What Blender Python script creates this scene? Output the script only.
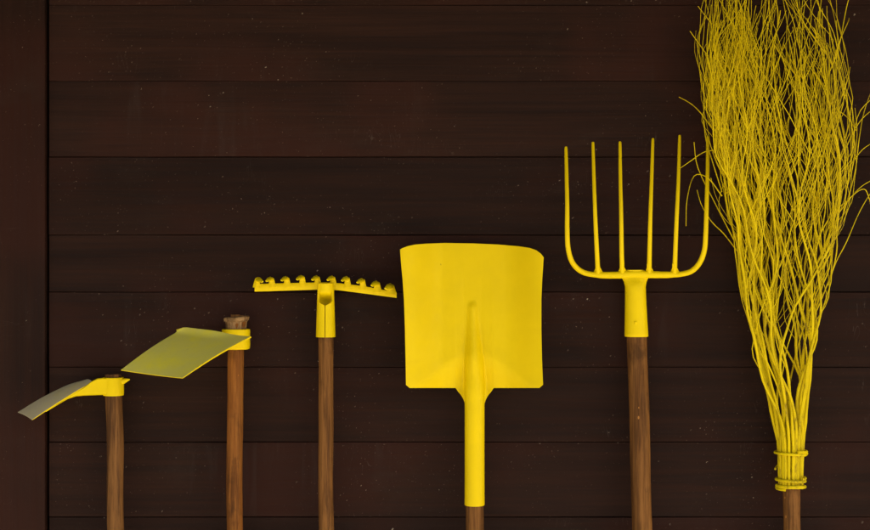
import bpy, bmesh, math, random
from mathutils import Vector, noise as mnoise

# ------------------------------------------------------------------ camera / world / sun
S = bpy.context.scene
for o in list(bpy.data.objects):
    bpy.data.objects.remove(o)
C = S.collection
R = math.radians
D = 3.0            # camera distance from the wall face (y = 0)
MM = 0.002         # metres per photo pixel on the wall face
H = 1.15           # camera height over the ground

cam = bpy.data.cameras.new('camera')
cam.sensor_width = 36.0
cam.lens = 36.0 * D / (870 * MM)
cam.clip_start = 0.05
cam.clip_end = 500
co = bpy.data.objects.new('camera', cam)
C.objects.link(co)
co.location = (0, -D, H)
co.rotation_euler = (R(90), 0, 0)
S.camera = co

SUN_EL, SUN_AZ = R(45), R(114)      # azimuth measured from +Y towards +X
w = bpy.data.worlds.new('World')
S.world = w
w.use_nodes = True
nt = w.node_tree
sky = nt.nodes.new('ShaderNodeTexSky')
sky.sky_type = 'NISHITA'
sky.sun_disc = False
sky.sun_elevation = SUN_EL
sky.sun_rotation = SUN_AZ
sky.dust_density = 6.0
bg = nt.nodes['Background']
bg.inputs[1].default_value = 0.08
nt.links.new(sky.outputs[0], bg.inputs[0])
sun = bpy.data.lights.new('sun', 'SUN')
sun.energy = 5.0
sun.angle = R(0.5)
sun.color = (1.0, 0.95, 0.87)
so = bpy.data.objects.new('sun', sun)
C.objects.link(so)
dirv = Vector((math.sin(SUN_AZ) * math.cos(SUN_EL), math.cos(SUN_AZ) * math.cos(SUN_EL), math.sin(SUN_EL)))
so.rotation_euler = dirv.to_track_quat('Z', 'Y').to_euler()
so.location = (1.5, -4, 6)

S.view_settings.view_transform = 'Standard'
S.view_settings.look = 'None'
S.view_settings.gamma = 1.0
S.view_settings.use_curve_mapping = False
S.view_settings.exposure = 1.42
S.render.engine = 'CYCLES'
S.cycles.max_bounces = 8
S.cycles.diffuse_bounces = 5

random.seed(7)
rnd = random.random
uni = random.uniform


def P(px, py, d=0.0):
    """point of the place seen at photo pixel (px, py), d metres in front of the wall"""
    s = (D - d) / D
    return Vector(((px - 435) * MM * s, -d, H + (265 - py) * MM * s))


# ------------------------------------------------------------------ materials
class NB:
    def __init__(self, name):
        self.m = bpy.data.materials.new(name)
        self.m.use_nodes = True
        self.t = self.m.node_tree
        self.b = self.t.nodes['Principled BSDF']
        self.tc = self.n('TexCoord')
        self.oi = self.n('ObjectInfo')

    def n(self, kind):
        return self.t.nodes.new('ShaderNode' + kind)

    def l(self, a, b):
        self.t.links.new(a, b)

    def coords(self, scale=(1, 1, 1), rand=True):
        mp = self.n('Mapping')
        mp.inputs['Scale'].default_value = scale
        self.l(self.tc.outputs['Object'], mp.inputs['Vector'])
        if rand:
            k = self.n('Math'); k.operation = 'MULTIPLY'; k.inputs[1].default_value = 37.0
            self.l(self.oi.outputs['Random'], k.inputs[0])
            cx = self.n('CombineXYZ')
            for i in range(3):
                self.l(k.outputs[0], cx.inputs[i])
            self.l(cx.outputs[0], mp.inputs['Location'])
        return mp.outputs[0]

    def noise(self, vec, scale=1, detail=4, rough=0.55, dist=0.0):
        x = self.n('TexNoise')
        x.inputs['Scale'].default_value = scale
        x.inputs['Detail'].default_value = detail
        x.inputs['Roughness'].default_value = rough
        x.inputs['Distortion'].default_value = dist
        self.l(vec, x.inputs['Vector'])
        return x.outputs['Fac']

    def vor(self, vec, scale):
        x = self.n('TexVoronoi')
        x.inputs['Scale'].default_value = scale
        self.l(vec, x.inputs['Vector'])
        return x.outputs['Distance'], x.outputs['Color']

    def ramp(self, v, a, b, lo=0.0, hi=1.0):
        x = self.n('MapRange')
        x.interpolation_type = 'SMOOTHSTEP'
        x.inputs['From Min'].default_value = a
        x.inputs['From Max'].default_value = b
        x.inputs['To Min'].default_value = lo
        x.inputs['To Max'].default_value = hi
        self.l(v, x.inputs['Value'])
        return x.outputs[0]

    def math(self, op, a, b):
        x = self.n('Math'); x.operation = op
        for i, v in enumerate((a, b)):
            if isinstance(v, (int, float)):
                x.inputs[i].default_value = v
            else:
                self.l(v, x.inputs[i])
        return x.outputs[0]

    def mix(self, fac, a, b, mode='MIX'):
        x = self.n('Mix'); x.data_type = 'RGBA'; x.blend_type = mode
        if isinstance(fac, (int, float)):
            x.inputs[0].default_value = fac
        else:
            self.l(fac, x.inputs[0])
        for i, v in ((6, a), (7, b)):
            if isinstance(v, tuple):
                x.inputs[i].default_value = (*v, 1)
            else:
                self.l(v, x.inputs[i])
        return x.outputs[2]

    def bump(self, h, strength=0.3, dist=0.002):
        x = self.n('Bump')
        x.inputs['Strength'].default_value = strength
        x.inputs['Distance'].default_value = dist
        self.l(h, x.inputs['Height'])
        self.l(x.outputs[0], self.b.inputs['Normal'])

    def out(self, col, rough=0.5, spec=0.5):
        if isinstance(col, tuple):
            self.b.inputs['Base Color'].default_value = (*col, 1)
        else:
            self.l(col, self.b.inputs['Base Color'])
        if isinstance(rough, (int, float)):
            self.b.inputs['Roughness'].default_value = rough
        else:
            self.l(rough, self.b.inputs['Roughness'])
        self.b.inputs['Specular IOR Level'].default_value = spec
        return self.m


def wall_material(name, vertical=False):
    n = NB(name)
    g = (170, 40, 3.5) if vertical else (3.5, 40, 170)
    g2 = (22, 8, .8) if vertical else (.8, 8, 22)
    fine = n.noise(n.coords(g), 1, 5, .65, .4)
    broad = n.noise(n.coords(g2), 1, 4, .6, .8)
    patch = n.noise(n.coords((3, 3, 4)), 1, 3, .5)
    col = n.mix(n.ramp(broad, .3, .7), (.0165, .0071, .0047), (.0270, .0112, .0068))
    col = n.mix(n.ramp(fine, .36, .64), n.mix(1.0, col, (.78, .77, .77), 'MULTIPLY'), n.mix(1.0, col, (1.12, 1.12, 1.12), 'MULTIPLY'))
    col = n.mix(n.ramp(patch, *((.36, .62, 0, .75) if vertical else (.46, .70, 0, .7))), col, (.035, .0112, .0068))         # redder stain
    grey = n.noise(n.coords((5, 5, 9)), 1, 5, .7)
    col = n.mix(n.ramp(grey, .55, .85, 0, .3), col, (.046, .029, .021))              # dusty bloom
    wipe = n.math('MULTIPLY', n.ramp(n.noise(n.coords((38, 10, 5)), 1, 4, .6, .6), .5, .72), n.ramp(n.noise(n.coords((2.6, 3, 3)), 1, 2), .52, .7, 0, .15))
    col = n.mix(wipe, col, (.062, .048, .040))                                     # dusty wipe marks
    # tone of the single board
    tone = n.ramp(n.oi.outputs['Random'], 0, 1, .68, .90)
    tv = n.n('CombineXYZ')
    for i in range(3):
        n.l(tone, tv.inputs[i])
    col = n.mix(1.0, col, tv.outputs[0], 'MULTIPLY')
    # specks of dust and paint
    wob = n.coords((1, 1, 1))
    for sc, th, keep, amt, c in ((42, .10, .60, 1.0, (.30, .25, .19)), (110, .17, .72, .85, (.20, .15, .115)),
                                 (240, .24, .70, .65, (.16, .115, .085))):
        dist, cc = n.vor(n.mix(.012, wob, n.noise(wob, 200, 2)), sc)
        sp = n.n('SeparateColor')
        n.l(cc, sp.inputs[0])
        k = n.math('GREATER_THAN', sp.outputs[0], keep)
        size = n.math('MULTIPLY', sp.outputs[1], th)
        hit = n.math('LESS_THAN', dist, size)
        area = n.ramp(n.noise(n.coords((4, 4, 5)), 1, 2), .34, .6)
        f = n.math('MULTIPLY', n.math('MULTIPLY', k, hit), area)
        f = n.math('MULTIPLY', f, n.math('MULTIPLY', sp.outputs[2], amt))
        col = n.mix(f, col, c)
    # thin scratches and scuffs
    wv = n.noise(n.coords((26, 10, 5) if not vertical else (5, 10, 26)), 1, 2, .5, 2.5)
    line = n.math('LESS_THAN', n.math('ABSOLUTE', n.math('SUBTRACT', wv, .5), 0), .0035)
    mask = n.ramp(n.noise(n.coords((9, 9, 12)), 1, 2), .6, .72, 0, .26)
    col = n.mix(n.math('MULTIPLY', line, mask), col, (.11, .085, .07))
    hgt = n.math('ADD', n.math('MULTIPLY', fine, .7), n.math('MULTIPLY', broad, .6))
    n.bump(hgt, .6, .0016)
    return n.out(col, n.ramp(fine, .3, .7, .6, .8), .10)


def yellow_material(name, base=(.80, .60, .0), chips=True, rough=.5):
    n = NB(name)
    v = n.coords((1, 1, 1))
    a = n.noise(v, 9, 4, .6)
    b = n.noise(v, 70, 4, .6)
    dk = tuple(c * .93 for c in base[:2]) + (base[2] * .8,)
    col = n.mix(n.ramp(a, .3, .7), base, dk)
    if chips:
        dist, cc = n.vor(n.mix(.02, v, n.noise(v, 160, 2)), 38)
        sp = n.n('SeparateColor')
        n.l(cc, sp.inputs[0])
        k = n.math('MULTIPLY', n.math('GREATER_THAN', sp.outputs[0], .90), n.math('LESS_THAN', dist, .07))
        col = n.mix(n.math('MULTIPLY', k, .6), col, (.09, .055, .02))
        sm = n.ramp(n.noise(n.coords((6, 6, 26)), 1, 5, .7), .60, .82, 0, .22)
        col = n.mix(sm, col, (.55, .36, .01))
    n.bump(n.math('ADD', n.math('MULTIPLY', b, .35), a), .12, .0012)
    return n.out(col, n.ramp(b, .3, .7, rough - .06, rough + .1), .13)


def wood_material(name, c1, c2, c3):
    n = NB(name)
    long_ = n.noise(n.coords((260, 260, 9)), 1, 5, .65, .2)
    med = n.noise(n.coords((75, 75, 3.5)), 1, 5, .65, .25)
    blot = n.noise(n.coords((20, 20, 14)), 1, 4, .65)
    col = n.mix(n.ramp(long_, .35, .68), c1, c2)
    col = n.mix(n.ramp(med, .42, .66, 0, .85), col, c3)
    col = n.mix(n.ramp(blot, .55, .75, 0, .55), col, tuple(x * .35 for x in c3))
    v = n.coords((1, 1, .5))
    dist, cc = n.vor(v, 75)
    sp = n.n('SeparateColor')
    n.l(cc, sp.inputs[0])
    k = n.math('MULTIPLY', n.math('GREATER_THAN', sp.outputs[0], .9), n.math('LESS_THAN', dist, .12))
    col = n.mix(n.math('MULTIPLY', k, .55), col, tuple(min(1, x * 2.6) for x in c1))
    n.bump(n.math('ADD', long_, n.math('MULTIPLY', med, .8)), .5, .0016)
    return n.out(col, n.ramp(long_, .3, .7, .55, .72), .12)


M_WALL = wall_material('dark_stained_boards')
M_POST = wall_material('dark_stained_post', True)
M_YEL = yellow_material('yellow_enamel')
M_YELF = yellow_material('yellow_enamel_fork', (.82, .615, .0), True, .5)


def hoe_steel(name, steel, fade, lo, hi):
    n = NB(name)
    v = n.coords((1, 1, 1))
    a = n.noise(v, 13, 5, .65)
    st = n.noise(n.coords((30, 8, 30)), 1, 4, .6)
    f = n.ramp(n.math('ADD', n.math('MULTIPLY', a, .75), n.math('MULTIPLY', st, .25)), lo, hi)
    col = n.mix(f, steel, fade)
    col = n.mix(n.ramp(n.noise(v, 160, 3), .6, .8, 0, .35), col, tuple(x * .6 for x in steel))
    n.bump(n.noise(v, 90, 4), .25, .001)
    return n.out(col, n.ramp(a, .3, .7, .42, .6), .35)


M_HOE_WIDE = hoe_steel('scuffed_yellow_steel', (.80, .74, .13), (.88, .79, .04), .40, .70)
M_HOE_NARROW = hoe_steel('bare_grey_steel', (.52, .46, .27), (.56, .48, .18), .45, .75)
M_WOOD = [wood_material('ash_wood_brown', (.225, .100, .024), (.135, .056, .013), (.058, .023, .006)),
          wood_material('ash_wood_orange', (.27, .105, .018), (.165, .057, .010), (.07, .024, .005)),
          wood_material('ash_wood_dull', (.20, .092, .025), (.12, .052, .014), (.052, .022, .007))]
M_WEDGE = wood_material('worn_wood_end', (.36, .22, .09), (.20, .11, .04), (.09, .045, .018))


def twig_material():
    n = NB('painted_twig')
    v = n.coords((1, 1, .35))
    a = n.noise(v, 40, 4, .6)
    b = n.noise(v, 190, 3, .6)
    col = n.mix(n.ramp(a, .35, .65), (.76, .595, .0), (.58, .45, .002))
    col = n.mix(n.ramp(n.math('ADD', n.math('MULTIPLY', a, .4), n.math('MULTIPLY', b, .6)), .535, .69, 0, .75), col, (.15, .085, .014))
    n.bump(b, .4, .001)
    return n.out(col, .6, .15)


M_TWIG = twig_material()


def ground_material():
    n = NB('pale_gravel_ground')
    v = n.coords((1, 1, 1), False)
    a = n.noise(v, 3, 6, .65)
    b = n.noise(v, 60, 4, .6)
    col = n.mix(n.ramp(a, .3, .7), (.50, .44, .35), (.40, .35, .28))
    col = n.mix(n.ramp(b, .4, .7, 0, .4), col, (.32, .28, .22))
    n.bump(b, .5, .01)
    return n.out(col, .9, .2)


M_GROUND = ground_material()


def plain(name, col, rough=.6):
    n = NB(name)
    a = n.noise(n.coords((8, 8, 8)), 1, 4)
    return n.out(n.mix(a, col, tuple(c * .8 for c in col)), rough, .3)


M_DARK = plain('dark_sheathing', (.008, .005, .004), .8)
M_EAVE = plain('brown_eave_boards', (.05, .028, .018), .7)


# ------------------------------------------------------------------ mesh helpers
def obj(name, verts, faces, mat, parent=None, smooth=True, mats=None, idx=None):
    me = bpy.data.meshes.new(name)
    off = Vector((0, 0, 0))
    if parent is not None:
        off = WORLD[parent.name]
    me.from_pydata([tuple(Vector(v) - off) for v in verts], [], faces)
    for m in (mats or [mat]):
        me.materials.append(m)
    if idx:
        for p, i in zip(me.polygons, idx):
            p.material_index = i
    bm = bmesh.new()
    bm.from_mesh(me)
    bmesh.ops.recalc_face_normals(bm, faces=bm.faces)
    bm.to_mesh(me)
    bm.free()
    if smooth:
        for p in me.polygons:
            p.use_smooth = True
        try:
            me.set_sharp_from_angle(angle=R(42))
        except Exception:
            pass
    me.update()
    o = bpy.data.objects.new(name, me)
    C.objects.link(o)
    if parent is not None:
        o.parent = parent
        WORLD[o.name] = off
    else:
        WORLD[o.name] = Vector((0, 0, 0))
    return o


WORLD = {}


def thing(name, label, cat, loc, group=None):
    o = bpy.data.objects.new(name, None)
    o.empty_display_size = .05
    C.objects.link(o)
    o.location = loc
    WORLD[o.name] = Vector(loc)
    o['label'] = label
    o['category'] = cat
    if group:
        o['group'] = group
    return o


def catmull(pts, n):
    """smooth resample of a list of Vectors, n samples per span"""
    out = []
    p = [pts[0] * 2 - pts[1]] + list(pts) + [pts[-1] * 2 - pts[-2]]
    for i in range(1, len(p) - 2):
        for k in range(n):
            t = k / n
            a, b, c, d = p[i - 1], p[i], p[i + 1], p[i + 2]
            out.append(.5 * ((2 * b) + (c - a) * t + (2 * a - 5 * b + 4 * c - d) * t * t + (3 * b - a - 3 * c + d) * t ** 3))
    out.append(pts[-1])
    return out


def lerp_list(vals, n):
    out = []
    for i in range(n):
        f = i / (n - 1) * (len(vals) - 1)
        k = min(int(f), len(vals) - 2)
        out.append(vals[k] + (vals[k + 1] - vals[k]) * (f - k))
    return out


def tube_data(path, radii, sides=8, cap=True, squash=1.0, up=Vector((0, -1, 0)), pw=1.0):
    """tube along a path; squash scales the section along the up direction"""
    vs, fs = [], []
    n = len(path)
    for i, p in enumerate(path):
        t = (path[min(i + 1, n - 1)] - path[max(i - 1, 0)]).normalized()
        u = up - t * up.dot(t)
        if u.length < 1e-4:
            u = Vector((1, 0, 0)) - t * t.x
        u.normalize()
        s = t.cross(u)
        for k in range(sides):
            a = 2 * math.pi * (k + .5) / sides
            ca, sa = math.cos(a), math.sin(a)
            if pw != 1.0:
                ca = math.copysign(abs(ca) ** pw, ca)
                sa = math.copysign(abs(sa) ** pw, sa)
            vs.append(p + s * (ca * radii[i]) + u * (sa * radii[i] * squash))
    for i in range(n - 1):
        for k in range(sides):
            a = i * sides + k
            b = i * sides + (k + 1) % sides
            fs.append((a, b, b + sides, a + sides))
    if cap:
        fs.append(tuple(range(sides)))
        fs.append(tuple(range((n - 1) * sides, n * sides)))
    return vs, fs


def tube(name, pts, radii, mat, parent, sides=10, span=4, squash=1.0, up=Vector((0, -1, 0)), pw=1.0):
    path = catmull(pts, span)
    return obj(name, *tube_data(path, lerp_list(radii, len(path)), sides, True, squash, up, pw), mat, parent)


def box_data(x0, x1, y0, y1, z0, z1, b=.003):
    bm = bmesh.new()
    vs = [bm.verts.new((x, y, z)) for x in (x0, x1) for y in (y0, y1) for z in (z0, z1)]
    for f in ((0, 1, 3, 2), (4, 6, 7, 5), (0, 4, 5, 1), (2, 3, 7, 6), (0, 2, 6, 4), (1, 5, 7, 3)):
        bm.faces.new([vs[i] for i in f])
    bmesh.ops.recalc_face_normals(bm, faces=bm.faces)
    if b:
        bmesh.ops.bevel(bm, geom=list(bm.edges), offset=b, segments=2, affect='EDGES', profile=.6)
    bm.verts.index_update()
    v = [x.co.copy() for x in bm.verts]
    f = [tuple(q.index for q in p.verts) for p in bm.faces]
    bm.free()
    return v, f


# ------------------------------------------------------------------ ground and wall
g = 40.0
gr = obj('ground', [(-g, -g, 0), (g, -g, 0), (g, g, 0), (-g, g, 0)], [(0, 1, 2, 3)], M_GROUND, smooth=False)
gr['kind'] = 'structure'

wall = thing('timber_wall', 'dark brown stained timber wall of horizontal boards behind the yellow tools', 'wall', (0, .02, 0))
XR = 1.9
XL = P(49.5, 0).x


def plank(z0, z1, proud):
    """one board, its front edges softened and a little uneven along the length"""
    nseg = 60
    prof = []
    vs, fs = [], []
    b = .0010
    sd = rnd() * 50
    for i in range(nseg + 1):
        x = XL + (XR - XL) * i / nseg
        e0 = mnoise.noise((x * 4, sd, 0)) * .0007
        e1 = mnoise.noise((x * 4, sd + 9, 0)) * .0007
        w_ = proud + mnoise.noise((x * 1.3, sd + 20, 0)) * .0008
        for (y, z) in ((.022, z0 + e0), (-w_ + b, z0 + e0), (-w_, z0 + e0 + b), (-w_ - .0004, (z0 + z1) / 2),
                       (-w_, z1 + e1 - b), (-w_ + b, z1 + e1), (.022, z1 + e1)):
            vs.append((x, y, z))
    for i in range(nseg):
        for k in range(7):
            a, c = i * 7 + k, i * 7 + (k + 1) % 7
            fs.append((a, c, c + 7, a + 7))
    fs.append(tuple(range(7)))
    fs.append(tuple(range(nseg * 7, nseg * 7 + 7)))
    return vs, fs


joints = [-92, -71, 5, 81, 157, 235, 292, 367, 442, 517, 593, 668, 744, 820, 838]
gaps = {5: .0004, 81: .0002, 157: .0005, 235: .0006, 292: .0004, 367: .0004, 442: .0004, 517: .0006}
prouds = {5: .002, 81: .0014, 157: .0034, 235: .0014, 292: .0026, 367: .001, 442: .0022, 517: .0004}
for a, b in zip(joints[:-1], joints[1:]):
    zt = P(0, a).z - gaps.get(a, .0006)
    zb = max(P(0, b).z + gaps.get(b, .0006), .004)
    if zt - zb < .02:
        continue
    o = obj('plank', *plank(zb, zt, prouds.get(a, .002)), M_WALL, wall)
    # own origin so that every board carries its own grain
    c = Vector((0, 0, (zb + zt) / 2)) + Vector((uni(-.3, .3), 0, 0))
    o.data.transform(__import__('mathutils').Matrix.Translation(-(c - Vector((0, 0, 0)))))
    o.location = c
v, f = box_data(-1.6, XR, .024, .05, .002, P(0, -92).z, 0)
obj('backing', v, f, M_DARK, wall, False)
# upright corner board on the left, standing proud of the planks, and the one beyond the frame
for (xa, xb) in ((-72, 46.6), (-196, -75)):
    v, f = box_data(P(xa, 0).x, P(xb, 0).x, -.012, .022, .003, P(0, -92).z, .0028)
    o = obj('upright_board', v, f, M_POST, wall)
# eave over the wall, out of the picture: it shades the upper boards
v, f = box_data(-6, 6, -1.05, .06, P(0, -92).z + .004, P(0, -92).z + .06, .004)
obj('eave', v, f, M_EAVE, wall, False)


# ------------------------------------------------------------------ shared: handle
def handle(parent, top, bottom, r_top, r_bot, mat, wob=.004, n=60, extra=None):
    sd = rnd() * 100
    path, rad = [], []
    for i in range(n + 1):
        t = i / n
        p = top.lerp(bottom, t)
        p = p + Vector((mnoise.noise((t * 5, sd, 0)), mnoise.noise((t * 5, sd, 7)), 0)) * wob * min(1, t * 6)
        r = r_top + (r_bot - r_top) * t
        r *= 1 + .045 * mnoise.noise((t * 11, sd, 3)) + .02 * mnoise.noise((t * 31, sd, 5))
        if extra:
            r = extra(t, r)
        path.append(p)
        rad.append(r)
    vs, fs = tube_data(path, rad, 20)
    return obj('handle', vs, fs, mat, parent)


def ground_end(px, py_top, d_top, px_bot, d_bot):
    """where a handle seen at px_bot on the lower frame edge reaches the ground"""
    a = P(px, py_top, d_top)
    d = d_top
    for _ in range(4):
        b = P(px_bot, 530, d)
        t = (a.z - .001) / (a.z - b.z)
        d = d_top + (d_bot - d_top) / t
    return a.lerp(b, t)


# ------------------------------------------------------------------ narrow hoe
def narrow_hoe():
    dh = .040
    base = ground_end(113, 376, dh, 116.6, .08)
    t = thing('hoe', 'small narrow hoe with bare grey blade, lowest and leftmost tool', 'hoe', base, 'garden hoes')
    top = P(113.0, 374.5, dh)
    handle(t, top, base, .0164, .0158, M_WOOD[2], extra=lambda k, r: r * (1 - .06 * max(0, 1 - k * 60)))
    # dark wooden end showing over the eye
    # eye ring
    n = 32
    vs, fs = [], []
    rows = [(395.5, 9.3, 0), (395.2, 10.1, 0), (392, 10.3, 0), (380, 10.2, 0), (377.6, 10.0, 0), (377.2, 9.2, 0),
            (378.5, 8.4, 0), (394, 8.4, 0)]
    for (py, r, _) in rows:
        c = P(113.4, py, dh)
        for k in range(n):
            a = 2 * math.pi * k / n
            vs.append(c + Vector((math.cos(a) * r * MM, math.sin(a) * r * MM * 1.05, 0)))
    m = len(rows)
    for i in range(m):
        for k in range(n):
            a, b = i * n + k, i * n + (k + 1) % n
            j = (i + 1) % m
            fs.append((a, b, j * n + (k + 1) % n, j * n + k))
    eye = obj('eye', vs, fs, M_YEL, t)
    # little pointed poll on the far side of the eye
    tube('poll', [P(121.8, 381.7, dh + .004), P(125.6, 380.4, dh + .005), P(129.8, 379.4, dh + .006)], [.0068, .0045, .0012],
         M_YEL, t, 10, 4, .9)
    # blade: near edge and far edge along the length
    near = [P(93, 382.0, dh + .018), P(80.5, 388.6, dh + .03), P(68.4, 395.9, dh + .042), P(50, 407.6, dh + .056), P(32.2, 419.8, dh + .068)]
    far = [P(84, 380.2, dh - .022), P(72, 383.4, dh - .02), P(60, 388.4, dh - .014), P(40, 398.6, dh - .004), P(17.8, 412.2, dh + .008)]
    NL, NW = 24, 8
    a = catmull(near, NL // 4)
    b = catmull(far, NL // 4)
    th = .0026
    vs, fs, idx = [], [], []
    down = Vector((.25, 0, -1)).normalized()
    for layer in range(2):
        for i in range(len(a)):
            for k in range(NW + 1):
                q = k / NW
                p = a[i].lerp(b[i], q)
                p = p + Vector((0, 0, .0035 * math.sin(math.pi * q) * (1 - .5 * i / len(a))))
                thk = th * (1 - .65 * (i / (len(a) - 1)) ** 3)
                vs.append(p + down * (thk * layer))
    N = len(a) * (NW + 1)
    W = NW + 1
    for i in range(len(a) - 1):
        for k in range(NW):
            q = (i * W + k, i * W + k + 1, (i + 1) * W + k + 1, (i + 1) * W + k)
            fs.append(q); idx.append(0)
            fs.append(tuple(z + N for z in q)); idx.append(1)
    for i in range(len(a) - 1):
        for k in (0, NW):
            fs.append((i * W + k, (i + 1) * W + k, (i + 1) * W + k + N, i * W + k + N)); idx.append(1)
    for i in (0, len(a) - 1):
        for k in range(NW):
            fs.append((i * W + k, i * W + k + 1, i * W + k + 1 + N, i * W + k + N)); idx.append(0 if i else 1)
    obj('blade', vs, fs, None, t, True, [M_HOE_NARROW, M_YEL], idx)
    # neck: web running from the eye out under the blade, drawn down to a thin rib along the near edge
    stations = [  # px, top py, bottom py, depth front, depth back
        (108, 378.4, 394.6, dh + .019, dh - .010),
        (103, 377.9, 395.0, dh + .020, dh - .012),
        (97, 378.6, 395.2, dh + .021, dh - .014),
        (91, 381.6, 395.4, dh + .0222, dh - .014),
        (84, 387.2, 395.7, dh + .0285, dh - .010),
        (76, 392.0, 396.4, dh + .0355, dh + .002),
        (68, 396.8, 399.0, dh + .0428, dh + .018),
        (58, 403.2, 404.8, dh + .051, dh + .036),
        (46, 411.0, 411.9, dh + .059, dh + .052)]
    vs, fs = [], []
    for (px, a_, b_, d1, d0) in stations:
        vs += [P(px, a_ + .4, d0), P(px, a_, d1 - .002), P(px, a_ + .9, d1), P(px, b_ - .9, d1), P(px, b_, d1 - .003), P(px, b_, d0)]
    for i in range(len(stations) - 1):
        for k in range(6):
            q, r = i * 6 + k, i * 6 + (k + 1) % 6
            fs.append((q, r, r + 6, q + 6))
    fs.append(tuple(range(6)))
    fs.append(tuple(range(len(vs) - 6, len(vs))))
    obj('neck', vs, fs, M_YEL, t)


# ------------------------------------------------------------------ wide hoe
def wide_hoe():
    dh = .042
    base = ground_end(236, 330, dh, 234.5, .08)
    t = thing('hoe', 'wide square bladed hoe with scuffed olive yellow blade and splintered wooden handle end', 'hoe', base, 'garden hoes')
    top = P(236.2, 321, dh)
    handle(t, top, base, .0156, .0162, M_WOOD[1], extra=lambda k, r: r + .0052 * max(0, 1 - k * 26))
    # mushroomed end grain of the handle: a cracked, tilted cap hammered flat
    vs, fs = [], []
    n = 28
    rows = [(330, 10.2), (324.5, 10.0), (321.6, 10.5), (320.6, 12.4), (318.0, 13.0), (316.9, 12.2), (316.5, 5)]
    for j, (py, r) in enumerate(rows):
        c = P(236.0 + (.6 if j > 2 else 0), py, dh)
        for k in range(n):
            a = 2 * math.pi * k / n
            q = 1 + .09 * mnoise.noise((math.cos(a) * 2.2, math.sin(a) * 2.2, j * .35)) + (.05 * (rnd() - .5) if j > 1 else 0)
            tilt = .0018 * math.cos(a) if j > 2 else 0
            vs.append(c + Vector((math.cos(a) * r * MM * q, math.sin(a) * r * MM * q, tilt + (.0009 * (rnd() - .5) if j > 1 else 0))))
    for i in range(len(rows) - 1):
        for k in range(n):
            a, b = i * n + k, i * n + (k + 1) % n
            fs.append((a, b, b + n, a + n))
    fs.append(tuple(range((len(rows) - 1) * n, len(rows) * n)))
    obj('handle_end', vs, fs, M_WEDGE, t, False)
    # wedge driven into the end
    v, f = box_data(-.009, .009, -.002, .002, -.003, .0035, .0006)
    c = P(235.5, 316.4, dh + .006)
    obj('wedge', [Vector(q) + c for q in v], f, M_WOOD[0], t, False)
    # eye ring
    n = 36
    vs, fs = [], []
    rows = [(349.2, 12.2), (348.6, 13.3), (346, 13.7), (331.5, 13.7), (329.4, 13.4), (328.9, 12.5), (331, 11.2), (347.5, 10)]
    for (py, r) in rows:
        c = P(236, py, dh)
        for k in range(n):
            a = 2 * math.pi * k / n
            ca, sa = math.cos(a), math.sin(a)
            ca = math.copysign(abs(ca) ** .8, ca)
            sa = math.copysign(abs(sa) ** .8, sa)
            vs.append(c + Vector((ca * r * MM, sa * r * MM, 0)))
    m = len(rows)
    for i in range(m):
        for k in range(n):
            j = (i + 1) % m
            fs.append((i * n + k, i * n + (k + 1) % n, j * n + (k + 1) % n, j * n + k))
    obj('eye', vs, fs, M_YEL, t)
    # blade
    B0, B1 = P(251, 336.4, dh + .082), P(181.5, 329.6, dh - .012)
    F0, F1 = P(182.5, 378, dh + .20), P(121, 370, dh + .105)
    NL, NW = 26, 22
    W = NW + 1
    L = (F0 + F1 - B0 - B1) / 2
    Wd = (B1 + F1 - B0 - F0) / 2
    nrm = Wd.cross(L).normalized()
    if nrm.z < 0:
        nrm = -nrm
    vs, fs, idx = [], [], []
    for layer in range(2):
        for i in range(NL + 1):
            s = i / NL
            for k in range(W):
                q = k / NW
                s2 = s
                # softly rounded shoulders at the back edge
                e = min(q, 1 - q)
                if e < .1 and q > .5:
                    s2 = max(s, .075 * (1 - math.sqrt(max(0, 1 - ((.1 - e) / .1) ** 2))))
                # cutting edge slightly hollow
                if s > .8:
                    s2 -= .03 * math.sin(math.pi * q) * (s - .8) / .2
                p = (B0 * (1 - q) + B1 * q) * (1 - s2) + (F0 * (1 - q) + F1 * q) * s2
                p = p + nrm * (.004 * math.sin(math.pi * s) - .0045 * math.sin(math.pi * q) * (.3 + .7 * s))
                # back edge rolled up a little at the far shoulder
                p = p + nrm * (.0065 * max(0, 1 - s * 9) ** 1.5 * sstep(.1, .6, q))
                thk = .003 * (1 - .6 * s ** 3)
                vs.append(p - nrm * (thk * layer))
    N = (NL + 1) * W
    for i in range(NL):
        for k in range(NW):
            c = (i * W + k, i * W + k + 1, (i + 1) * W + k + 1, (i + 1) * W + k)
            fs.append(c); idx.append(0)
            fs.append(tuple(z + N for z in c)); idx.append(1)
    for i in range(NL):
        for k in (0, NW):
            fs.append((i * W + k, (i + 1) * W + k, (i + 1) * W + k + N, i * W + k + N)); idx.append(1)
    for i in (0, NL):
        for k in range(NW):
            fs.append((i * W + k, i * W + k + 1, i * W + k + 1 + N, i * W + k + N)); idx.append(1)
    obj('blade', vs, fs, None, t, True, [M_HOE_WIDE, M_YEL], idx)
    # neck under the blade
    mid = (B0 + B1) / 2
    tube('neck', [P(236, 341, dh + .020), mid.lerp(P(236, 341, dh + .02), .45) - nrm * .012, mid + L * .08 - nrm * .0125, mid + L * .3 - nrm * .0085],
         [.015, .013, .010, .004], M_YEL, t, 12, 5, .55, Vector((0, 0, 1)))


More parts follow.
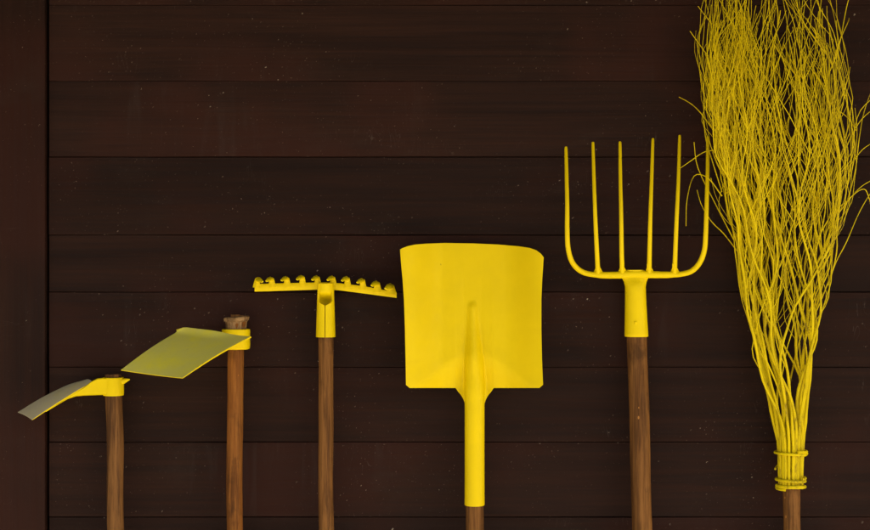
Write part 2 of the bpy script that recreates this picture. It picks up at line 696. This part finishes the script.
# ------------------------------------------------------------------ rake
def rake():
    dh = .044
    base = ground_end(325.5, 337, dh, 326.2, .08)
    t = thing('rake', 'yellow ten toothed garden rake head on a thin wooden handle', 'rake', base)
    handle(t, P(325.6, 306, dh), base, .0145, .0150, M_WOOD[0])
    # split socket: open scoop above, narrow seam below
    n, rows = 40, 44
    vs, fs = [], []
    for layer in range(2):
        for i in range(rows + 1):
            q = i / rows
            py = 283.5 + (337 - 283.5) * q
            rx = (8.0 + 1.6 * q) * MM
            c = P(325.7, py, dh)
            if py < 304.5:
                w_ = (304.5 - py) / 6.5
                open_ = 1.02 * math.sqrt(max(0, 1 - max(0, 1 - w_) ** 2))
                open_ = max(open_, .055)
            else:
                open_ = .05 - .012 * q
            shift = 0.0
            if py < 304:
                shift = .0165 * sstep(302, 291, py)     # the back of the scoop leans forward to the bar
            for k in range(n + 1):
                a = -math.pi / 2 + open_ + (2 * math.pi - 2 * open_) * k / n
                r = rx - layer * .0022
                back = max(0.0, math.sin(a))
                vs.append(c + Vector((math.cos(a) * r, math.sin(a) * r - shift * back * 1.6, 0)))
    W = n + 1
    N = W * (rows + 1)
    for i in range(rows):
        for k in range(n):
            c = (i * W + k, i * W + k + 1, (i + 1) * W + k + 1, (i + 1) * W + k)
            fs.append(c)
            fs.append(tuple(z + N for z in c))
        for k in (0, n):
            fs.append((i * W + k, (i + 1) * W + k, (i + 1) * W + k + N, i * W + k + N))
    for i in (0, rows):
        for k in range(n):
            fs.append((i * W + k, i * W + k + 1, i * W + k + 1 + N, i * W + k + N))
    obj('socket', vs, fs, M_YEL, t)
    # head bar: gently bowed, lower at the right end
    pts = [(254.6, 284.0, 291.6), (270, 283.6, 291.2), (290, 283.1, 290.5), (310, 282.6, 289.8), (325.5, 282.4, 289.4), (340, 283.3, 290.4),
           (355, 285.0, 292.3), (370, 287.2, 294.3), (384, 290.0, 296.2), (396.6, 292.0, 297.9)]
    vs, fs = [], []
    dsh = lambda x: dh - .013 + .010 * ((x - 325) / 70) ** 2
    for (x, a, b) in pts:
        d1 = dsh(x) + .004
        d0 = dsh(x) - .004
        vs += [P(x, a, d0), P(x, a, d1 - .001), P(x, a + .6, d1), P(x, b - .6, d1), P(x, b, d1 - .001), P(x, b, d0)]
    for i in range(len(pts) - 1):
        for k in range(6):
            q, r = i * 6 + k, i * 6 + (k + 1) % 6
            fs.append((q, r, r + 6, q + 6))
    fs.append(tuple(range(6)))
    fs.append(tuple(range(len(vs) - 6, len(vs))))
    obj('head_bar', vs, fs, M_YEL, t)
    teeth = [(258.2, 279.0, 1), (270.6, 278.2, -1), (285.8, 277.6, -1), (301.2, 276.6, -1), (316.4, 277.0, -1),
             (331.8, 277.2, -1), (346.2, 277.8, -1), (361.6, 279.8, -1), (376.0, 282.8, -1), (390.0, 286.0, -1)]
    for i, (x, y, sgn) in enumerate(teeth):
        yb = None
        for (p, q) in zip(pts[:-1], pts[1:]):
            if p[0] <= x <= q[0]:
                k = (x - p[0]) / (q[0] - p[0])
                yb = p[1] + (q[1] - p[1]) * k
        d = dsh(x)
        s = -sgn
        wd = [.0084, .0062, .0054, .0053, .0050, .0042, .0024]
        wide = 1.0 if i < 8 else (1.15 if i == 8 else 1.35)
        path = [P(x + s * 1.4, yb + 3.5, d + .0012), P(x + s * 1.3, yb - 1.0, d + .0016), P(x + s * 1.1, y + 2.6, d + .003), P(x + s * .7, y + .5, d + .008),
                P(x - s * .3, y + .3, d + .020), P(x - s * 2.0, y + 1.4, d + .034), P(x - s * 4.2, y + 3.0, d + .044)]
        tube('tooth', path, [q * wide for q in wd], M_YEL, t, 10, 4, .52, Vector((0, -1, .35)), .75)


# ------------------------------------------------------------------ shovel
def interp(tab, x):
    if x <= tab[0][0]:
        return tab[0][1]
    for (a, b) in zip(tab[:-1], tab[1:]):
        if x <= b[0]:
            k = (x - a[0]) / (b[0] - a[0])
            return a[1] + (b[1] - a[1]) * k
    return tab[-1][1]


def sstep(a, b, x):
    k = min(1, max(0, (x - a) / (b - a)))
    return k * k * (3 - 2 * k)


def shovel():
    dh = .062
    base = ground_end(474.5, 505, dh, 475, .08)
    t = thing('shovel', 'bright yellow square mouthed shovel with dished blade standing upside down', 'shovel', base)
    handle(t, P(474.6, 500, dh), base, .0176, .0180, M_WOOD[0])
    left = [(243, 400.3), (252, 400.2), (262, 401), (280, 402.6), (300, 404), (330, 405), (360, 405.6), (384, 406), (388, 406)]
    right = [(243, 543.8), (256, 543.8), (262, 543.4), (280, 542.2), (300, 541.4), (330, 541.4), (360, 542), (384, 543), (388, 543)]
    topc = [(0, 249.5), (.012, 248.3), (.05, 246.2), (.10, 244.6), (.17, 243.7), (.3, 243.0), (.5, 243.4), (.68, 244.6), (.82, 246.3), (.90, 248.0),
            (.945, 250.2), (.98, 253.8), (1, 257.5)]
    NU, NV = 150, 96
    W = NU + 1
    vs, fs = [], []
    cx = 474.6
    for layer in range(2):
        for j in range(NV + 1):
            q = j / NV
            for i in range(W):
                u = i / NU
                yt = interp(topc, u)
                # lower edge: straight shoulders with clipped corners, throat running into the socket
                xb = 406 + (543 - 406) * u
                dx = abs(xb - cx)
                yb = 388.0
                if xb < 409.5:
                    yb -= (409.5 - xb) * .9
                if xb > 539.5:
                    yb -= (xb - 539.5) * .9
                if dx < 19:
                    k = min(1, (19 - dx) / 9.5)
                    yb += 17 * (.35 * k + .65 * (1 - math.sqrt(max(0, 1 - k * k)))) + (2 * min(1, k * 4) if k > 0 else 0)
                y = yt + (yb - yt) * q
                xl, xr = interp(left, y), interp(right, y)
                x = cx + (xr - cx) * (2 * u - 1) if u > .5 else cx - (cx - xl) * (1 - 2 * u)
                # depth profile
                c = abs(x - cx) / 70
                d = .030 + .046 * q
                d += .048 * sstep(.42, 1.05, c) * (1 - .25 * q)                          # side walls
                arc = (y - (352 + 34 * sstep(.1, 1.0, c))) / 34                           # heel sweeps round to the corners
                d -= .022 * sstep(0, 1, arc) * (1 - .25 * sstep(.8, 1.0, c))
                # socket ridge pressed into the back: round nosed, widening to the tube
                rr = 0.0
                if y > 299:
                    rr = (4.6 + 5.4 * sstep(303, 395, y)) * math.sqrt(min(1, (y - 299) / 9) * (2 - min(1, (y - 299) / 9)))
                dxp = x - cx
                if rr > .05:
                    k = min(1, abs(dxp) / (rr * 1.3))
                    lift = .5 * sstep(299, 308, y) + .5 * sstep(304, 370, y)
                    d = d + (1 - k * k) ** 1.6 * rr * MM * 1.25 * lift
                out = sstep(388, 404, y)
                d = d * (1 - out) + out * dh
                if abs(dxp) < 9.9:
                    tube_d = dh - .0004 + math.sqrt(1 - (dxp / 9.9) ** 2) * 9.75 * MM
                    tt = sstep(345, 400, y)
                    d = d * (1 - tt) + tt * max(d, tube_d)
                d -= layer * .0024
                vs.append(P(x - 2.0 * sstep(395, 305, y) * math.exp(-((x - cx) / 28) ** 2), y, d))
    N = W * (NV + 1)
    for j in range(NV):
        for i in range(NU):
            c = (j * W + i, j * W + i + 1, (j + 1) * W + i + 1, (j + 1) * W + i)
            fs.append(c)
            fs.append(tuple(z + N for z in c))
        for i in (0, NU):
            fs.append((j * W + i, (j + 1) * W + i, (j + 1) * W + i + N, j * W + i + N))
    for j in (0, NV):
        for i in range(NU):
            fs.append((j * W + i, j * W + i + 1, j * W + i + 1 + N, j * W + i + N))
    o = obj('blade', vs, fs, M_YEL, t)
    # socket tube with a rolled lower rim
    path = [P(cx, y, dh) for y in (399, 402, 410, 440, 470, 500, 504.4, 505.2)]
    vs, fs = tube_data(path, [r * MM for r in (9.6, 9.75, 9.75, 9.7, 9.7, 9.8, 9.85, 9.5)], 28)
    obj('socket', vs, fs, M_YEL, t)


# ------------------------------------------------------------------ fork
def fork():
    dh = .043
    base = ground_end(637, 336, dh, 642.5, .08)
    t = thing('pitchfork', 'yellow six tined pitchfork with round corners beside the twig broom', 'fork', base)
    handle(t, P(636.6, 331, dh), base, .0196, .0198, M_WOOD[0], wob=.004)
    # socket
    rows = [(270, 9, .5), (275, 14.5, .42), (278.5, 12.8, .5), (282, 11.2, .7), (287, 10.2, .95), (293, 10.3, 1), (305, 10.6, 1), (320, 11.1, 1), (333, 11.6, 1),
            (336, 11.7, 1), (336.6, 11.2, 1)]
    vs, fs = [], []
    n = 32
    for (py, r, sq) in rows:
        c = P(635.4 + (py - 290) * .022, py, dh)
        for k in range(n):
            a = 2 * math.pi * k / n
            vs.append(c + Vector((math.cos(a) * r * MM, math.sin(a) * 10.6 * MM * sq * (r / 11 if py > 287 else 1), 0)))
    for i in range(len(rows) - 1):
        for k in range(n):
            a, b = i * n + k, i * n + (k + 1) % n
            fs.append((a, b, b + n, a + n))
    fs.append(tuple(range(n)))
    fs.append(tuple(range(len(vs) - n, len(vs))))
    obj('socket', vs, fs, M_YELF, t)
    # rivet
    c = P(635.8, 322.5, dh + .0205)
    path = [c + Vector((0, .004, 0)), c, c + Vector((0, -.0016, 0)), c + Vector((0, -.0024, 0))]
    vs, fs = tube_data(path, [.0040, .0040, .0030, .0010], 14, True, 1, Vector((0, 0, 1)))
    obj('rivet', vs, fs, M_YELF, t)
    db = dh + .006

    def dep(y):     # tines bow out from the wall and come back to it at the points
        k = (273 - y) / 130
        return db + .045 * math.sin(math.pi * min(1, max(0, k)) ** .8) - .030 * max(0, k)
    # crossbar
    path = catmull([P(x, y, db) for (x, y) in ((592, 274.7), (602, 275.2), (622, 275.0), (636, 274.2), (650, 274.6), (668, 274.8), (682, 274.3))], 5)
    vs, fs = tube_data(path, lerp_list([.0042, .0066, .0072, .0078, .0072, .0066, .0042], len(path)), 12, True, .8)
    obj('crossbar', vs, fs, M_YELF, t)
    outer = [[(566, 149), (566.6, 175), (567.2, 205), (567.2, 232), (568.4, 250), (573, 263.5), (582.5, 272), (596, 275), (606, 275.2)],
             [(707.8, 139), (707.6, 170), (706.6, 205), (705.8, 232), (704.4, 250), (699.6, 262.8), (691, 271.4), (678, 274.6), (668, 274.8)]]
    for pl in outer:
        pts = [P(x, y, dep(y)) for (x, y) in pl]
        tube('tine', [pts[0] + (pts[0] - pts[1]) * .01] + pts, [.0012, .0032, .0037, .0041, .0046, .0050, .0053, .0055, .0054, .0050], M_YELF, t, 10, 5)
    inner = [[(593, 145), (594, 180), (595.2, 215), (596.8, 250), (598, 273)], [(620, 144.5), (620.4, 180), (621.2, 215), (621.6, 250), (622.2, 273)],
             [(652.8, 141.5), (651.6, 180), (650.4, 215), (649.6, 250), (649.2, 273)], [(679.6, 138.5), (678.4, 180), (676.8, 215), (675.4, 250), (674.6, 273)]]
    for pl in inner:
        pts = [P(x, y, dep(y)) for (x, y) in pl]
        o = tube('tine', [pts[0] + (pts[0] - pts[1]) * .01] + pts, [.0012, .0030, .0035, .0039, .0044, .0048], M_YELF, t, 10, 5)
        # flared weld where the tine leaves the bar
        x, y = pl[-1]
        path = [P(x - .5, 263.5, dep(263.5)), P(x - .2, 267.2, dep(267.2)), P(x, 270, db), P(x, 272.8, db)]
        vs, fs = tube_data(path, [.0038, .0044, .0070, .0105], 12, True, .45)
        w = obj('weld', vs, fs, M_YELF, o)


# ------------------------------------------------------------------ twig broom
ENVL = [(-60, 722), (0, 713), (50, 709), (100, 711), (150, 717), (200, 728), (250, 738), (300, 743), (350, 753), (400, 769), (440, 777), (465, 778), (490, 779)]
ENVR = [(-60, 818), (0, 829), (50, 838), (100, 845), (150, 848), (200, 842), (250, 833), (300, 826), (350, 818), (400, 810), (440, 805), (465, 803), (490, 802.5)]


def env(y):
    a, b = interp(ENVL, y), interp(ENVR, y)
    return (a + b) / 2, (b - a) / 2


def bdepth(y):
    """middle and half thickness of the bundle in metres"""
    c, h = env(y)
    half = min(h * MM * (.52 + .46 * sstep(250, 450, y)), .075)
    return max(.052, half + .008), half


def bpos(u, w, y):
    c, h = env(y)
    m, hd = bdepth(y)
    k = math.sqrt(max(.0, 1 - .55 * u * u))
    d = m + w * hd * k
    return P(c + u * h, y, max(d, .006))


def broom():
    dh = .052
    base = ground_end(791.6, 490, dh, 791.8, .08)
    t = thing('broom', 'tall yellow painted twig broom with branching tips at the right', 'broom', base)
    handle(t, P(791.4, 470, dh), base, .0165, .0170, M_WOOD[0])
    rs = random.Random(21)
    twigs = []
    # stems set round the handle; u,w = place in the bundle, front ones last
    stems = []
    n_out, n_mid = 22, 7
    for k in range(n_out):
        a = 2 * math.pi * (k + rs.uniform(-.25, .25)) / n_out
        stems.append((math.cos(a) * .9, math.sin(a) * .9, rs.uniform(.0029, .0044)))
    for k in range(n_mid):
        a = 2 * math.pi * rs.random()
        r = .75 + .12 * rs.random()
        stems.append((math.cos(a) * r, math.sin(a) * r, rs.uniform(.0020, .0030)))

    def grow(vs, fs, pts, r0, r1, sides):
        path = [bpos(*p) for p in pts]
        path = path[:1] + [(a + b * 2 + c) / 4 for a, b, c in zip(path, path[1:], path[2:])] + path[-1:]
        m = len(path)
        rad = []
        for i in range(m):
            q = i / (m - 1)
            rad.append((r0 + (r1 - r0) * q ** .7) * (1 + rs.uniform(-.10, .10) + (.28 if rs.random() < .07 else 0)))
        v, f = tube_data(path, rad, sides)
        o = len(vs)
        vs += v
        fs += [tuple(z + o for z in q) for q in f]

    def walk(u, w, y, y_end, du, dw, step, jit, umax, fan=0.0):
        """irregular twig rising from y to y_end (smaller y is up), swaying, kinked at its nodes"""
        pts = [(u, w, y)]
        vu, vw = du, dw
        ph, wl, am = rs.uniform(0, 6.28), rs.uniform(55, 150), rs.uniform(.04, .22)
        next_node = y - rs.uniform(14, 45)
        while y > y_end:
            st = step * rs.uniform(.75, 1.25)
            y -= st
            c, h = env(y)
            vu += rs.gauss(0, jit * .5)
            vw += rs.gauss(0, jit * .5)
            if y < next_node:
                vu += rs.gauss(0, jit * 2.6)
                next_node = y - rs.uniform(16, 55)
            vu *= .87
            vw *= .87
            sway = am * math.sin(ph + y / wl * 6.28)
            u += (vu + sway - fan * u) * st / h
            w += vw * st / h
            if abs(u) > umax:
                vu = -.5 * math.copysign(abs(vu), u)
                u += (math.copysign(umax, u) - u) * .4
            w = max(-1.0, min(1.0, w))
            pts.append((u, w, y))
        return pts

    for si, (u0, w0, r0) in enumerate(stems):
        vs, fs = [], []
        y_end = rs.uniform(-45, 170)
        pts = [(u0, w0, 489.0), (u0, w0, 470), (u0 * .99, w0, 452)]
        body = walk(u0 * .97, w0, 441, y_end, rs.gauss(0, .05), rs.gauss(0, .03), 10, .075, rs.uniform(.86, 1.02))
        pts += body
        grow(vs, fs, pts, r0, .0008, 7)
        nb = rs.randint(5, 8)
        for b in range(nb):
            i = int(6 + (len(body) - 10) * rs.random() ** .75)
            if i >= len(body) - 2:
                continue
            bu, bw, by = body[i]
            if by < 95:
                continue
            ln = rs.uniform(90, 290)
            q = i / len(body)
            br = max(.0009, r0 * (1 - .85 * q) * rs.uniform(.28, .5))
            bp = walk(bu, bw, by, max(by - ln, rs.uniform(-55, 70)), rs.choice((-1, 1)) * rs.uniform(.25, .6), rs.gauss(0, .14), 8, .10, rs.uniform(.85, 1.1))
            if len(bp) < 4:
                continue
            grow(vs, fs, bp, br, .0006, 5)
            for c in range(rs.choice((1, 1, 2, 2))):
                j = rs.randint(1, len(bp) - 3)
                cu, cw, cy = bp[j]
                cp = walk(cu, cw, cy, max(cy - rs.uniform(40, 150), rs.uniform(-60, 60)), rs.choice((-1, 1)) * rs.uniform(.3, .8), rs.gauss(0, .2), 7, .12, rs.uniform(.9, 1.25))
                if len(cp) > 2:
                    grow(vs, fs, cp, min(br * .7, .0009), .0005, 4)
        twigs.append((vs, fs))

    # stray tips that leave the bundle, carried by the outermost stems (photo pixels, depth)
    stray_r = [[(828, 285), (836, 262), (846, 243), (858, 215), (868, 197), (876, 186)], [(818, 238), (832, 214), (848, 200), (862, 186), (880, 176)],
               [(836, 236), (846, 205), (855, 172), (859, 140), (864, 112), (874, 84)], [(838, 214), (852, 196), (864, 189), (869, 198), (871, 206)],
               [(846, 190), (853, 165), (857, 135), (855, 108)], [(850, 165), (862, 150), (872, 143)], [(856, 130), (848, 118), (838, 110)],
               [(834, 60), (840, 40), (848, 22), (849, 18)], [(828, 75), (838, 50), (846, 10), (850, -6)], [(842, 96), (848, 78), (850, 67)], [(850, 172), (857, 118), (874, 96)],
               [(840, 160), (858, 124), (874, 108)]]
    stray_l = [[(738, 252), (724, 234), (712, 222), (702, 206), (697, 190)], [(722, 196), (708, 178), (694, 176), (687, 200), (686, 226)],
               [(716, 150), (704, 152), (692, 160), (679, 169)], [(712, 128), (700, 112), (690, 103), (679, 97)], [(708, 56), (700, 45), (690, 31)],
               [(712, 110), (703, 92), (699, 66)], [(712, 24), (704, 14), (698, 6)], [(722, 192), (712, 160), (706, 140), (704, 120)], [(734, 240), (716, 205), (698, 168), (694, 142)],
               [(712, 86), (706, 60), (712, 30), (704, -4)]]
    for lst, sx in ((stray_r, 0), (stray_l, n_out // 2)):
        for j, pl in enumerate(lst):
            vs, fs = twigs[(sx + (j % 5) - 2) % n_out]
            y0 = pl[0][1]
            d0 = bdepth(y0)[0]
            pts = catmull([P(x, y, d0 + rs.uniform(-.02, .02)) for (x, y) in pl], 4)
            rad = lerp_list([.0012, .0006], len(pts))
            v, f = tube_data(pts, rad, 5)
            o = len(vs)
            vs += v
            fs += [tuple(z + o for z in q) for q in f]
    for vs, fs in twigs:
        obj('twig', vs, fs, M_TWIG, t)

    # bindings of split twig wound round the stems
    def ring(ya, yb, r, turns, rad, ph, wob):
        pts = []
        m, hd = bdepth(470)
        cx, h = env(470)
        nn = int(40 * turns)
        for k in range(nn + 1):
            q = k / nn
            a = ph + 2 * math.pi * turns * q
            y = ya + (yb - ya) * q + wob * math.sin(a * 2 + ph)
            c = P(env(y)[0], y, bdepth(y)[0])
            hx = env(y)[1] * MM + r
            hy = bdepth(y)[1] + r
            pts.append(c + Vector((math.cos(a) * hx, -math.sin(a) * hy, 0)))
        return tube_data(pts, [rad * (1 + .1 * rs.uniform(-1, 1)) for _ in pts], 7, True, 1, Vector((0, 0, 1)))
    for args in ((453.5, 450.5, .0038, 1.12, .0027, .6, .3), (470, 451, .0046, .56, .0024, 3.45, .2), (480.5, 477.5, .0036, 1.1, .0030, .3, .3), (488.2, 485, .0034, 1.15, .0032, 2.2, .3)):
        v, f = ring(*args)
        obj('binding', v, f, M_TWIG, t)


narrow_hoe()
wide_hoe()
rake()
shovel()
fork()
broom()
